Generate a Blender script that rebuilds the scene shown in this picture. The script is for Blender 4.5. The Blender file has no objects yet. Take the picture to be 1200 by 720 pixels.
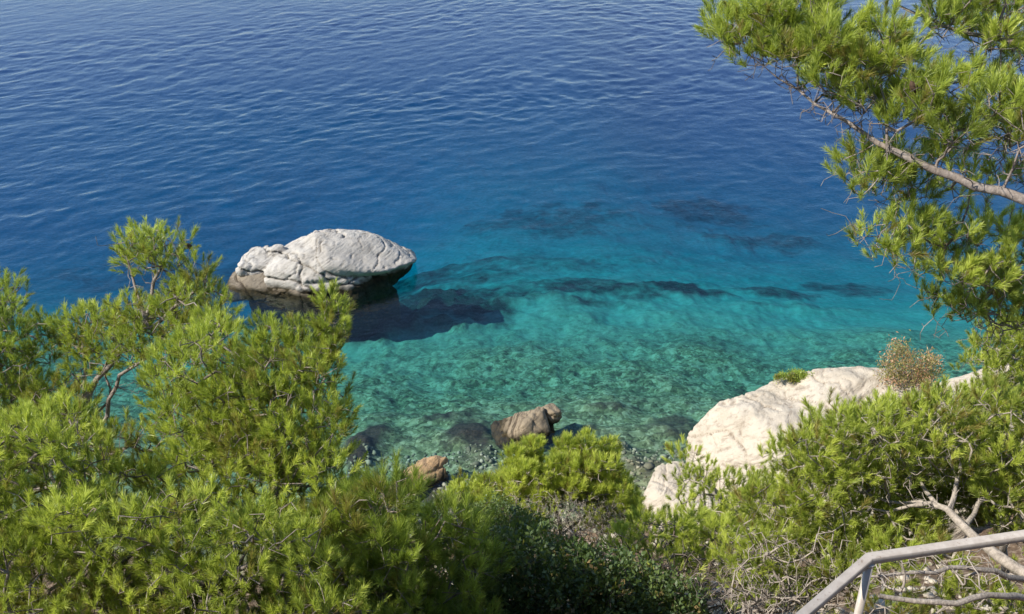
import bpy, math, random
import numpy as np
from mathutils import Vector
R = math.radians
scene = bpy.context.scene
COL = scene.collection
rng = np.random.default_rng(7)
random.seed(7)

# ------------------------------------------------------------------ camera
H = 14.0; PITCH = R(28.0); F = 1152.0          # eye height over the sea, downward tilt, focal length in photo pixels (1200 wide)
CAM = np.array([0.0, 0.0, H])
FWD = np.array([0, math.cos(PITCH), -math.sin(PITCH)]); UP = np.array([0, math.sin(PITCH), math.cos(PITCH)]); RT = np.array([1.0, 0, 0])
def P(px, py, d):                               # place a thing seen at (px,py) at depth d metres
    return CAM + d * (FWD + RT * (px - 600) / F - UP * (py - 360) / F)
def PZ(px, py, z=0.0):                          # the same, at height z
    r = FWD + RT * (px - 600) / F - UP * (py - 360) / F
    return CAM + r * ((z - H) / r[2])
cd = bpy.data.cameras.new("camera"); cam = bpy.data.objects.new("camera", cd); COL.objects.link(cam)
cam.location = CAM; cam.rotation_euler = (math.pi/2 - PITCH, 0, 0)
cd.sensor_width = 36; cd.lens = 36 * F / 1200; cd.clip_end = 6000; cd.clip_start = 0.05
scene.camera = cam

# ------------------------------------------------------------------ light
SUN = Vector((-0.80, -0.26, 0.76)).normalized()
ele = math.asin(SUN.z); azi = math.atan2(SUN.x, SUN.y)
w = bpy.data.worlds.new("World"); scene.world = w; w.use_nodes = True
nt = w.node_tree; bg = nt.nodes["Background"]
sky = nt.nodes.new("ShaderNodeTexSky"); sky.sky_type = 'NISHITA'; sky.sun_disc = False
sky.sun_elevation = ele; sky.sun_rotation = azi; sky.altitude = 300; sky.air_density = 1.0; sky.dust_density = 0.05; sky.ozone_density = 2.9
nt.links.new(sky.outputs[0], bg.inputs[0]); bg.inputs[1].default_value = 0.122
ld = bpy.data.lights.new("sun", 'SUN'); ld.energy = 5.0; ld.angle = R(0.53); ld.color = (1.0, 0.94, 0.84)
sl = bpy.data.objects.new("sun", ld); COL.objects.link(sl); sl.location = (-20, -10, 40)
sl.rotation_euler = (-SUN).to_track_quat('-Z', 'Y').to_euler()
scene.view_settings.view_transform = 'Standard'; scene.view_settings.look = 'None'
scene.view_settings.exposure = 0.58; scene.view_settings.gamma = 1.0
c = scene.cycles
c.use_denoising = True; c.max_bounces = 6; c.diffuse_bounces = 2; c.glossy_bounces = 2; c.transmission_bounces = 4
c.transparent_max_bounces = 8; c.volume_bounces = 2; c.caustics_reflective = False; c.caustics_refractive = False
c.sample_clamp_indirect = 4.0

# ------------------------------------------------------------------ noise in numpy
def _h(ix, iy, iz, s):
    n = (ix * 374761393 + iy * 668265263 + iz * 2147483647 + s * 974634777) & 0xffffffff
    n = ((n ^ (n >> 13)) * 1274126177) & 0xffffffff
    n = ((n ^ (n >> 16)) * 2246822519) & 0xffffffff
    return ((n ^ (n >> 15)) & 0xffff) / 32767.5 - 1.0
def vnoise(p, s=0):
    p = np.asarray(p, float); i = np.floor(p).astype(np.int64); f = p - i; f = f*f*f*(f*(f*6-15)+10)
    r = 0
    for dx in (0, 1):
        for dy in (0, 1):
            for dz in (0, 1):
                wgt = (f[:,0] if dx else 1-f[:,0]) * (f[:,1] if dy else 1-f[:,1]) * (f[:,2] if dz else 1-f[:,2])
                r = r + wgt * _h(i[:,0]+dx, i[:,1]+dy, i[:,2]+dz, s)
    return r
def fbm(p, o=4, s=0, ridge=False, g=0.5):
    p = np.asarray(p, float); a = 1.0; t = 0; n = 0
    for k in range(o):
        v = vnoise(p * 2.03**k + 17.3*k, s + k)
        if ridge: v = 1 - 2*np.abs(v)
        t = t + a*v; n += a; a *= g
    return t / n
def sstep(a, b, x):
    t = np.clip((x-a)/(b-a), 0, 1); return t*t*(3-2*t)

# ------------------------------------------------------------------ mesh helper
def mesh_obj(name, V, faces, mat, parent=None, smooth=False, attrs=None, loc=None):
    """V (n,3); faces: (m,k) int array or list of such arrays"""
    V = np.asarray(V, np.float32)
    if loc is not None: V = V - np.asarray(loc, np.float32)
    if isinstance(faces, np.ndarray): faces = [faces]
    faces = [f for f in faces if len(f)]
    me = bpy.data.meshes.new(name)
    me.vertices.add(len(V)); me.vertices.foreach_set("co", V.ravel())
    li = np.concatenate([f.ravel() for f in faces]).astype(np.int32)
    tot = np.concatenate([np.full(len(f), f.shape[1]) for f in faces]).astype(np.int32)
    st = np.concatenate([[0], np.cumsum(tot)[:-1]]).astype(np.int32)
    me.loops.add(len(li)); me.loops.foreach_set("vertex_index", li)
    me.polygons.add(len(tot)); me.polygons.foreach_set("loop_start", st); me.polygons.foreach_set("loop_total", tot)
    if smooth: me.polygons.foreach_set("use_smooth", np.ones(len(tot), bool))
    me.update(calc_edges=True)
    for k, v in (attrs or {}).items():
        a = me.attributes.new(k, 'FLOAT', 'POINT'); a.data.foreach_set("value", np.asarray(v, np.float32))
    me.materials.append(mat)
    o = bpy.data.objects.new(name, me); COL.objects.link(o)
    if loc is not None and parent is None: o.location = loc
    if parent is not None: o.parent = parent
    return o
def tag(o, label=None, cat=None, group=None, kind=None):
    if label: o["label"] = label
    if cat: o["category"] = cat
    if group: o["group"] = group
    if kind: o["kind"] = kind
    return o
def empty(name, loc, label, cat, group=None):
    o = bpy.data.objects.new(name, None); COL.objects.link(o); o.location = loc; o.empty_display_size = 0.2
    return tag(o, label, cat, group)

# ------------------------------------------------------------------ material helper
class M:
    def __init__(s, name):
        s.m = bpy.data.materials.new(name); s.m.use_nodes = True; s.t = s.m.node_tree; s.n = s.t.nodes; s.n.clear()
        s.out = s.n.new("ShaderNodeOutputMaterial")
    def add(s, typ, ins=None, **kw):
        nd = s.n.new(typ)
        for k, v in kw.items(): setattr(nd, k, v)
        for k, v in (ins or {}).items():
            if isinstance(v, bpy.types.NodeSocket): s.t.links.new(v, nd.inputs[k])
            else: nd.inputs[k].default_value = v
        return nd
    def noise(s, vec, scale, detail=4, rough=0.55, dist=0.0, **kw):
        return s.add("ShaderNodeTexNoise", {"Vector": vec, "Scale": scale, "Detail": detail, "Roughness": rough, "Distortion": dist}, **kw).outputs[0]
    def ramp(s, fac, stops, interp='LINEAR'):
        r = s.add("ShaderNodeValToRGB", {"Fac": fac}); e = r.color_ramp.elements; r.color_ramp.interpolation = interp
        while len(e) < len(stops): e.new(0.5)
        for i, (p, cc) in enumerate(stops):
            e[i].position = p; e[i].color = (*cc, 1) if isinstance(cc, tuple) else (cc, cc, cc, 1)
        return r.outputs[0]
    def mix(s, fac, a, b, blend='MIX'):
        n = s.add("ShaderNodeMix", data_type='RGBA', blend_type=blend)
        for k, v in ((0, fac), (6, a), (7, b)):
            if isinstance(v, bpy.types.NodeSocket): s.t.links.new(v, n.inputs[k])
            else: n.inputs[k].default_value = (*v, 1) if isinstance(v, tuple) else v
        return n.outputs[2]
    def math(s, op, a, b=0.0, clamp=False):
        n = s.add("ShaderNodeMath", operation=op, use_clamp=clamp)
        for k, v in ((0, a), (1, b)):
            if isinstance(v, bpy.types.NodeSocket): s.t.links.new(v, n.inputs[k])
            else: n.inputs[k].default_value = v
        return n.outputs[0]
    def pos(s): return s.add("ShaderNodeNewGeometry").outputs["Position"]
    def obj(s): return s.add("ShaderNodeTexCoord").outputs["Object"]
    def mapping(s, vec, scale=(1,1,1), rot=(0,0,0)):
        return s.add("ShaderNodeMapping", {"Vector": vec, "Scale": scale, "Rotation": rot}).outputs[0]
    def rotscale(s, vec, ang, scale):
        return s.mapping(s.mapping(vec, (1,1,1), (0,0,ang)), scale)
    def attr(s, name): return s.add("ShaderNodeAttribute", attribute_name=name).outputs["Fac"]
    def bump(s, h, dist, strength=1.0, normal=None):
        i = {"Height": h, "Distance": dist, "Strength": strength}
        if normal is not None: i["Normal"] = normal
        return s.add("ShaderNodeBump", i).outputs[0]
    def surf(s, sock): s.t.links.new(sock, s.out.inputs[0]); return s.m
    def pbr(s, col, rough=0.8, normal=None, spec=0.3, metal=0.0):
        i = {"Base Color": (*col, 1) if isinstance(col, tuple) else col, "Roughness": rough, "Specular IOR Level": spec, "Metallic": metal}
        if normal is not None: i["Normal"] = normal
        return s.surf(s.add("ShaderNodeBsdfPrincipled", i).outputs[0])

#==STAGE: terrain
# ------------------------------------------------------------------ terrain: hillside, shore and sea bed in one sheet
REEFS = []   # (x, y, rx, ry, rot, height, darkness)
def reef(px, py, rpx, rpy, hgt, dark, rot=0, z=-1.0):
    q = PZ(px, py, z); a = PZ(px + rpx, py, z); b = PZ(px, py - rpy, z)
    REEFS.append((q[0], q[1], abs(a[0]-q[0]), abs(b[1]-q[1]), rot, hgt, dark))
reef(552, 500, 34, 40, 0.25, 1.0, z=-.4); reef(515, 478, 36, 9, 0.3, .8, z=-.5); reef(428, 510, 26, 46, 0.3, .95, z=-.3); reef(560, 518, 26, 18, .2, .8, z=-.3)
reef(520, 575, 40, 18, .2, .9, z=-.1); reef(600, 540, 26, 12, .2, .5, z=-.1); reef(700, 540, 50, 22, .35, .55, z=-.3); reef(790, 500, 30, 22, .25, .7, z=-.5)
reef(715, 480, 30, 7, .25, .7, z=-.8); reef(680, 505, 34, 12, .2, .35, z=-.5); reef(450, 470, 40, 12, .1, .45, z=-.6); reef(760, 555, 30, 18, .3, .6, z=-.2)
reef(800, 326, 52, 22, .3, .9, z=-2.6); reef(690, 333, 105, 28, .15, .78, z=-2.6); reef(560, 336, 85, 32, .15, .75, z=-2.6); reef(620, 345, 50, 8, .3, .6, z=-2.4)
reef(385, 350, 150, 46, .9, 1.1, z=-1.8); reef(500, 338, 80, 38, .25, 1.0, z=-2.0); reef(555, 350, 75, 34, .1, .85, z=-2.2)
reef(470, 296, 150, 42, .0, .72, z=-3.0); reef(330, 318, 150, 40, .0, .75, z=-2.6); reef(640, 285, 120, 22, .0, .5, z=-3.4); reef(250, 260, 260, 40, 0, .5, z=-4.5)
reef(900, 330, 60, 16, .15, .75, z=-3); reef(1000, 318, 60, 16, .15, .7, z=-3.2)
reef(640, 240, 130, 32, .15, .56, z=-5); reef(830, 222, 85, 28, .15, .6, z=-5.5); reef(520, 300, 60, 12, .3, .6, z=-4); reef(905, 262, 110, 16, .4, .6, z=-5)
reef(620, 408, 70, 9, .1, .35, z=-1.6); reef(800, 405, 90, 16, .1, .38, z=-1.8); reef(560, 440, 40, 8, .1, .35, z=-1.3); reef(950, 350, 90, 10, .2, .4, z=-2.5)
YS = [-60, -6, 0.9, 1.9, 3.2, 5.5, 8.0, 10.5, 13, 15.5, 17.0, 19, 21.5, 24, 27, 30, 33, 37, 42, 50, 62, 80, 120, 300, 3000]
ZS = [30, 12.9, 12.45, 11.1, 10.3, 8.2, 5.7, 3.4, 1.6, .5, -.05, -.45, -.85, -1.3, -1.8, -2.3, -2.95, -3.9, -5.1, -6.4, -7.2, -7.6, -8, -9, -14]
def ground_z(x, y):
    x = np.atleast_1d(np.asarray(x, float)); y = np.atleast_1d(np.asarray(y, float))
    sh = 0.9*np.sin(x*0.23 + 0.4) + 2.8*sstep(6, 16, x) + 1.5*sstep(-5, -15, x) - 0.6
    k = sstep(6, 16, y)
    z = np.interp(y - sh*k, YS, ZS)
    z = z - 2.6*sstep(25, 40, y)*sstep(0, -12, x)*sstep(70,40,y)               # deeper water to the left
    z = z - 0.9*sstep(25, 34, y)*sstep(4, 14, x)
    return z
def terrain_axis():
    xs = np.concatenate([-np.geomspace(3000, 22, 26), np.arange(-20, -8, .35), np.arange(-8, 12, .085), np.arange(12, 24, .35), np.geomspace(25, 3000, 26)])
    ys = np.concatenate([-np.geomspace(2000, 4, 16), np.arange(-3, 5, .3), np.arange(5, 14, .12), np.arange(14, 26, .075), np.arange(26, 42, .16), np.arange(42, 70, .6), np.geomspace(72, 3000, 34)])
    return xs, ys
xs, ys = terrain_axis()
X, Y = np.meshgrid(xs, ys); X = X.ravel(); Y = Y.ravel()
Z = ground_z(X, Y)
p3 = np.stack([X, Y, np.zeros_like(X)], 1)
near = sstep(80, 40, Y) * sstep(60, 25, np.abs(X))
dark = np.zeros_like(X)
wob = np.stack([fbm(p3*.9, 3, 51), fbm(p3*.9, 3, 52)], 1)
for (rx_, ry_, sx, sy, rot, hgt, dk) in REEFS:
    u = (X - rx_)/sx + wob[:,0]*.65; v = (Y - ry_)/sy + wob[:,1]*.65
    m = sstep(1.35, .35, np.hypot(u, v))
    Z += m * hgt * (0.7 + .5*fbm(p3*2.2, 2, 5)) * .8; dark = np.maximum(dark, m*dk)
land = sstep(0.0, 0.5, Z)
Z += near * (fbm(p3*.5, 4, 3)*.30 + (1-land)*(.09*fbm(p3*1.9, 4, 9, ridge=True)) * sstep(-6, -.5, Z)) * sstep(3.0, 6.0, Y)
cob = fbm(p3*5.5, 3, 33)
Z += near * sstep(-4, 0, Z) * cob * .07 * (Y > 5)
nx, ny = len(xs), len(ys)
ii = np.arange(nx*ny).reshape(ny, nx)
quads = np.stack([ii[:-1,:-1].ravel(), ii[:-1,1:].ravel(), ii[1:,1:].ravel(), ii[1:,:-1].ravel()], 1)
m = M("seabed_and_slope"); pos = m.pos()
n1 = m.noise(pos, 1.3, 6, .6); n2 = m.noise(pos, 5.0, 5, .6)
vor = m.add("ShaderNodeTexVoronoi", {"Vector": m.mix(0.12, pos, m.add("ShaderNodeTexNoise", {"Vector": pos, "Scale": 4.0}).outputs[1]), "Scale": 5.0}, feature='F1')
vor2 = m.add("ShaderNodeTexVoronoi", {"Vector": pos, "Scale": 13.0}, feature='F1')
stone = m.mix(.55, vor.outputs["Color"], vor2.outputs["Color"])
stone_v = m.add("ShaderNodeSeparateColor", {"Color": stone}).outputs[0]
bed = m.ramp(stone_v, [(0.15, (.045, .055, .026)), (.4, (.10, .12, .06)), (.6, (.155, .18, .095)), (.9, (.25, .28, .17))])
sand = m.ramp(n2, [(0.3, (.19, .215, .14)), (.7, (.29, .30, .21))])
zc = m.add("ShaderNodeSeparateXYZ", {"Vector": pos}).outputs[2]
deepf = m.ramp(m.math('MULTIPLY', m.math('ADD', zc, n1), -0.4), [(.35, 0.0), (.75, 1.0)])
bedc = m.mix(deepf, bed, sand)
weed = m.ramp(m.noise(pos, 2.6, 6, .68), [(.52, 0.0), (.64, 1.0)])
weed_c = m.ramp(m.noise(pos, 16, 3, .6), [(.3, (.010, .012, .008)), (.7, (.055, .042, .032))])
bedc = m.mix(m.math('MULTIPLY', m.math('MULTIPLY', weed, .62), m.ramp(deepf, [(0, 1.0), (1, .12)])), bedc, weed_c)
dk = m.attr("dark")
dkf = m.ramp(m.math('ADD', dk, m.math('MULTIPLY_ADD', n1, .5) ), [(.62, 0.0), (.92, 1.0)])
n1b = m.math('SUBTRACT', m.noise(pos, 2.2, 5, .65), .5)
dkf = m.math('SUBTRACT', m.math('MULTIPLY', m.math('ADD', dk, m.math('MULTIPLY', n1b, .9)), 1.7), .45, clamp=True)
bedc = m.mix(dkf, bedc, weed_c)
soil = m.ramp(m.noise(pos, 7, 6, .7), [(.3, (.05, .032, .02)), (.5, (.14, .095, .06)), (.62, (.30, .23, .16)), (.75, (.5, .43, .33))])
lf = m.ramp(m.math('ADD', zc, m.math('MULTIPLY', n1b, .4)), [(.15, 0.0), (.35, 1.0)])
colr = m.mix(lf, bedc, soil)
hh = m.math('ADD', m.math('MULTIPLY', vor.outputs["Distance"], -.6), m.math('MULTIPLY', n2, .8))
MAT_GROUND = m.pbr(colr, .92, m.bump(hh, .05, .6), spec=.15)
tag(mesh_obj("ground", np.stack([X, Y, Z], 1), quads, MAT_GROUND, smooth=True, attrs={"dark": dark}), "stony slope running down to the shore and on under the clear sea", kind="structure")
TZ = Z.reshape(ny, nx)
def gz(x, y):
    i = int(np.clip(np.searchsorted(xs, x)-1, 0, nx-2)); j = int(np.clip(np.searchsorted(ys, y)-1, 0, ny-2))
    u = (x-xs[i])/(xs[i+1]-xs[i]); v = (y-ys[j])/(ys[j+1]-ys[j])
    return float(TZ[j,i]*(1-u)*(1-v)+TZ[j,i+1]*u*(1-v)+TZ[j+1,i]*(1-u)*v+TZ[j+1,i+1]*u*v)

# ------------------------------------------------------------------ the sea: a body of water with a rippled, Fresnel-reflecting surface
m = M("sea_water"); pos = m.pos()
nrm = m.bump(m.noise(m.mapping(pos, (.8, 1.2, 1), (0, 0, R(-20))), 7, 2, .5), .010, 1.0)
bf_ = m.add("ShaderNodeNewGeometry").outputs["Backfacing"]          # water lies straight below air: same Fresnel from both sides
ior = m.math('SUBTRACT', 1.333, m.math('MULTIPLY', bf_, 1.333 - 1/1.333))
fr = m.add("ShaderNodeFresnel", {"IOR": ior, "Normal": nrm}).outputs[0]
gl = m.add("ShaderNodeBsdfGlossy", {"Roughness": .07, "Normal": nrm, "Color": (1, 1, 1, 1)}).outputs[0]
tr = m.add("ShaderNodeBsdfTransparent").outputs[0]
m.surf(m.add("ShaderNodeMixShader", {0: fr, 1: tr, 2: gl}).outputs[0])
AR, AG, AB = .31, .055, .0155                       # absorption per metre of clear sea water (red, green, blue)
ab = m.add("ShaderNodeVolumeAbsorption", {"Color": (0.0, 1-AG/AR, 1-AB/AR, 1), "Density": AR}).outputs[0]
m.t.links.new(ab, m.out.inputs["Volume"])
wx = np.concatenate([-np.geomspace(3000, 48, 22), np.arange(-46, 46, .085), np.geomspace(48, 3000, 22)])
wy = np.concatenate([[-30, 0, 8], np.arange(11, 30, .06), np.arange(30, 50, .10), np.arange(50, 110, .2), np.geomspace(112, 6000, 26)])
WX, WY = np.meshgrid(wx, wy); WX = WX.ravel(); WY = WY.ravel()
def rot2(x, y, a, sx, sy):
    ca, sa = math.cos(a), math.sin(a)
    return np.stack([(ca*x + sa*y)*sx, (-sa*x + ca*y)*sy, np.zeros_like(x)], 1)
ins = (np.abs(WX) < 47) & (WY > 10) & (WY < 111)
xi, yi = WX[ins], WY[ins]
q = np.stack([xi, yi, 0*xi], 1)
wa = vnoise(q*.11, 71)*1.3; wb = vnoise(q*.11, 72)*1.3
h1 = fbm(rot2(xi+wa, yi+wb, R(56), .75, 1.25), 3, 81, g=.5)          # wind waves, crests running away to the right
h2 = fbm(rot2(xi+wa, yi+wb, R(42), 1.5, 2.4), 3, 91, g=.55)
h3 = fbm(rot2(xi, yi, R(10), 1.7, 2.4), 2, 97)
gust = .75 + .45*vnoise(rot2(xi, yi, R(25), .05, .11), 88)
calm = .16 + .84*sstep(20, 40, yi + .12*xi*(-1))
WZ = np.zeros_like(WX); WZ[ins] = (h1*.040 + h2*.027 + h3*.015) * gust * calm
n_x, n_y = len(wx), len(wy)
ii = np.arange(n_x*n_y).reshape(n_y, n_x)
top = np.stack([ii[:-1,:-1].ravel(), ii[:-1,1:].ravel(), ii[1:,1:].ravel(), ii[1:,:-1].ravel()], 1)
rim = np.concatenate([ii[0,:-1], ii[:-1,-1], ii[-1,:0:-1], ii[:0:-1,0]])
base = n_x*n_y; nr = len(rim); lo = base + np.arange(nr)
skirt = np.stack([rim, lo, np.roll(lo, -1), np.roll(rim, -1)], 1)
fan = np.stack([lo, np.full(nr, base+nr), np.roll(lo, -1)], 1)
V = np.concatenate([np.stack([WX, WY, WZ], 1), np.stack([WX[rim], WY[rim], np.full(nr, -60.)], 1), [[0, 3000, -60]]])
tag(mesh_obj("sea", V, [top, skirt, fan], m.m, smooth=True), "clear blue and turquoise sea with small wind ripples", kind="structure")
#==END terrain

#==STAGE: rocks
def ico(sub):
    import bmesh
    bm = bmesh.new(); bmesh.ops.create_icosphere(bm, subdivisions=sub, radius=1.0)
    V = np.array([v.co[:] for v in bm.verts]); Fc = np.array([[v.index for v in f.verts] for f in bm.faces]); bm.free(); return V, Fc
ICO5 = ico(5)
def body(center, half, rz=0.0, extra=(), p=26, tilt=(0, 0), facets=7, fseed=1):
    """rounded polytope: box planes plus chamfer planes (n, d) in the unit box"""
    U, Fc = ICO5
    pl = [((1,0,0),1),((-1,0,0),1),((0,1,0),1),((0,-1,0),1),((0,0,1),1),((0,0,-1),1)] + list(extra)
    acc = 0
    if facets:
        rf = np.random.default_rng(fseed)
        for _ in range(facets):
            n_ = rf.normal(size=3); n_[2] = abs(n_[2])*.8; pl.append((tuple(n_), rf.uniform(.86, 1.12)))
    for n, d in pl:
        n = np.array(n, float); n /= np.linalg.norm(n)
        acc = acc + np.maximum(0, U @ n / d)**p
    V = U * (acc**(-1/p))[:, None] * np.array(half)
    cx, sx = math.cos(tilt[0]), math.sin(tilt[0]); V = V @ np.array([[1,0,0],[0,cx,-sx],[0,sx,cx]]).T
    cy, sy = math.cos(tilt[1]), math.sin(tilt[1]); V = V @ np.array([[cy,0,sy],[0,1,0],[-sy,0,cy]]).T
    cz, sz = math.cos(rz), math.sin(rz); V = V @ np.array([[cz,-sz,0],[sz,cz,0],[0,0,1]]).T
    return V + np.array(center), Fc
def union(bodies, voxel):
    Vs, Fs, o = [], [], 0
    for V, Fc in bodies: Vs.append(V); Fs.append(Fc + o); o += len(V)
    me = bpy.data.meshes.new("raw"); me.from_pydata(np.concatenate(Vs).tolist(), [], np.concatenate(Fs).tolist())
    ob = bpy.data.objects.new("raw", me); COL.objects.link(ob)
    md = ob.modifiers.new("r", 'REMESH'); md.mode = 'VOXEL'; md.voxel_size = voxel
    sm = ob.modifiers.new("s", 'SMOOTH'); sm.iterations = 1; sm.factor = .5
    dg = bpy.context.evaluated_depsgraph_get(); ev = ob.evaluated_get(dg); m2 = ev.to_mesh()
    n = len(m2.vertices); V = np.empty(n*3); m2.vertices.foreach_get("co", V); N = np.empty(n*3); m2.vertices.foreach_get("normal", N)
    q = np.empty(len(m2.loops), np.int32); m2.loops.foreach_get("vertex_index", q)
    Fc = q.reshape(-1, 4).copy()
    ev.to_mesh_clear(); bpy.data.objects.remove(ob); bpy.data.meshes.remove(me)
    return V.reshape(-1, 3), N.reshape(-1, 3), Fc
def weather(V, N, amp=.12, strata=(.25, .1, 1), sfreq=5, samp=.03, seed=0, crack=.05, cfreq=.9):
    a = np.array(strata, float); a /= np.linalg.norm(a)
    q = V + .25*np.stack([vnoise(V*1.1, seed+1), vnoise(V*1.1, seed+2), vnoise(V*1.1, seed+3)], 1)
    t = (q @ a)
    layer = vnoise(np.stack([t*sfreq, 0*t+3, V[:,0]*.35], 1), seed+4)
    layer2 = vnoise(np.stack([t*sfreq*2.7, V[:,0]*.8, V[:,1]*.8], 1), seed+5)
    d = amp*fbm(V*.9, 4, seed+10) + samp*(layer + .6*layer2) + amp*.10*fbm(V*4.5, 4, seed+20, ridge=True)
    def joints(n_, f, wd, sd, thr):
        n_ = np.array(n_, float); n_ /= np.linalg.norm(n_)
        tt_ = (V @ n_)*f + .55*vnoise(V*.9, sd) + .12*vnoise(V*4, sd+1); k = np.round(tt_)
        msk = sstep(thr, thr+.25, vnoise(V*.75 + k[:,None]*7.3, sd+2))
        return sstep(wd, 0, np.abs(tt_-k)/f)*msk
    d = d - crack*1.3*joints(a + [.1, 0, 0], 2.0*cfreq, .06, seed+30, -.3) - crack*joints([.8, .35, .55], 1.5*cfreq, .055, seed+40, -.2) - crack*.6*joints([-.6, -.5, .9], 3.4*cfreq, .035, seed+50, -.1) - crack*.5*joints([1, -.2, .1], 2.6*cfreq, .03, seed+70, .05)
    d = d + samp*.18*vnoise(V*9, seed+60) - samp*.5*sstep(.5, .85, vnoise(V*7, seed+61))
    return V + N*d[:, None]
def limestone(name, c0, c1, c2, wetz=.12, stain=.5):
    m = M(name); pos = m.obj(); wpos = m.pos()
    a = m.noise(pos, 1.1, 6, .65); b = m.noise(pos, 9, 5, .7); cn = m.noise(pos, 32, 3, .6)
    aniso = m.noise(m.mapping(m.mapping(pos, (1, 1, 1), (R(12), R(32), 0)), (1.3, 1.3, 8)), 2.2, 5, .7)
    colr = m.ramp(a, [(.3, c1), (.62, c0)])
    colr = m.mix(m.ramp(b, [(.56, 0.0), (.72, stain)]), colr, c2)
    colr = m.mix(m.ramp(cn, [(.6, 0.0), (.75, .35)]), colr, c2)
    z = m.add("ShaderNodeSeparateXYZ", {"Vector": wpos}).outputs[2]
    zz = m.math('ADD', z, m.math('MULTIPLY', m.math('SUBTRACT', m.noise(wpos, 2.5, 4), .5), .35))
    colr = m.mix(m.ramp(aniso, [(.30, .75), (.48, 0.0)]), colr, c2)
    colr = m.mix(m.ramp(m.noise(pos, .55, 5, .7), [(.5, 0.0), (.68, .45)]), colr, c1)
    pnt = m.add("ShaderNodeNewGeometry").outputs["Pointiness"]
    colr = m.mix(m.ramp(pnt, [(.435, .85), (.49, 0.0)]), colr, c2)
    wet = m.ramp(m.math('SUBTRACT', 1.0, zz), [(.0, 0.0), (1-wetz-.14, 0.0), (1-wetz, 1.0)])
    alg = m.ramp(m.noise(wpos, 8, 3), [(.35, (.022, .020, .012)), (.7, (.06, .045, .022))])
    colr = m.mix(wet, colr, alg)
    h = m.math('ADD', m.math('MULTIPLY', b, .35), m.math('ADD', m.math('MULTIPLY', cn, .22), m.math('MULTIPLY', aniso, .65)))
    return m.pbr(colr, .9, m.bump(h, .09, .85), spec=.2)
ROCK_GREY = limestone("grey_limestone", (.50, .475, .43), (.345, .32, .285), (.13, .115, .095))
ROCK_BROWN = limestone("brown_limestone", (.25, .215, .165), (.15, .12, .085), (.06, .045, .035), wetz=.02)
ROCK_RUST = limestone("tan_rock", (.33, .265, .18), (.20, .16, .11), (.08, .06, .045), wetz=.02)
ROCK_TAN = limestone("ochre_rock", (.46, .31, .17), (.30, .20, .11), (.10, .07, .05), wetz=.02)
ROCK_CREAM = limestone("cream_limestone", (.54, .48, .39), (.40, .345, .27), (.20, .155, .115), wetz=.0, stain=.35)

def rock(name, bodies, vox, mat, loc, parent=None, **kw):
    V, N, Fc = union(bodies, vox); V = weather(V, N, **kw)
    return mesh_obj(name, V, Fc, mat, parent=parent, smooth=True, loc=loc)
# islet: pale boulder with a brown ledge at its foot
L0 = (-6.0, 28.2, 0.0)
isl = empty("rock_islet", L0, "long pale grey boulder with a brown ledge standing alone out in the sea", "rock")
rock("boulder", [
    body((-6.35, 28.35, .26), (1.5, 1.25, .98), .15, [((-1,0,1.3),.76), ((.8,-.1,1.9),.98), ((-.5,-1,.9),.88), ((.3,-1,.7),.88)], tilt=(-.06, .12), facets=5, fseed=5),
    body((-5.0, 28.65, .42), (1.95, 1.2, .80), .22, [((1,0,.8),.90), ((.4,-1,1.0),.84), ((.4,-1,-1.0),.66), ((1,-.7,-1.0),.62)], tilt=(-.05, .10), facets=5, fseed=8),
    body((-5.6, 28.0, .15), (1.2, .8, .62), .18, [((0,-1,1),.85)], fseed=12),
    body((-6.1, 28.4, -1.2), (1.8, .8, 1.2), .18, p=4), body((-5.75, 28.5, -.2), (1.75, .85, .5), .22, p=6), body((-4.55, 28.95, -.02), (1.35, .80, .50), .30, [((1,0,-.6),.92), ((1,-1,-.4),.85)], p=9, tilt=(0, .05)), body((-4.9, 28.8, -1.2), (1.2, .6, 1.2), .3, p=4),
    body((-7.85, 28.5, .50), (.85, .60, .26), .12, [((-1,0,.6),1.0)], p=10, tilt=(0, .1), fseed=3),
    body((-8.15, 28.75, .74), (.42, .3, .13), .3, p=7, fseed=4), body((-7.55, 28.7, .86), (.25, .25, .13), .3, p=7, fseed=6),
    ], .040, ROCK_GREY, L0, isl, amp=.085, seed=3, strata=(.25, .35, 1), sfreq=2.6, samp=.05, crack=.075, cfreq=.62)
rock("ledge", [
    body((-7.85, 27.95, .0), (1.2, .62, .36), -.10, [((-1,-.3,.8),.95)], p=12, tilt=(0, -.04), fseed=2),
    body((-6.7, 27.55, .0), (.8, .5, .27), -.22, [((1,-.5,.8),.95)], p=12, fseed=9),
    body((-7.3, 27.9, -.8), (1.3, .5, .8), -.1, p=5)], .036, ROCK_BROWN, L0, isl, amp=.05, seed=23, sfreq=4, samp=.045, crack=.10, cfreq=1.1)
tag(rock("boulder", [body((.20, 20.0, .03), (.68, .48, .26), .22, [((-1,-.2,1.2),.72), ((1,-1,.6),1.0)], tilt=(-.12, -.22), fseed=7), body((.2, 20, -.4), (.5, .4, .4), 0, p=5)],
    .020, ROCK_RUST, (.22, 19.95, 0), amp=.035, seed=41, strata=(.75, -.35, .6), sfreq=9, samp=.035, crack=.02, cfreq=2), "brown streaked boulder breaking the shallow water off the beach", "rock")
tag(rock("boulder", [body((.92, 20.35, .16), (.28, .22, .20), .5, [((-1,-1,.5),.75), ((1,0,1),.8)], tilt=(.1, -.3), p=18, fseed=4), body((.85, 20.3, -.3), (.22, .22, .4), 0, p=5)],
    .016, ROCK_RUST, (.86, 20.35, 0), amp=.03, seed=47, sfreq=9, samp=.02, crack=.02, cfreq=2.5), "small angular tan stone leaning on the brown streaked boulder", "rock")
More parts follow.
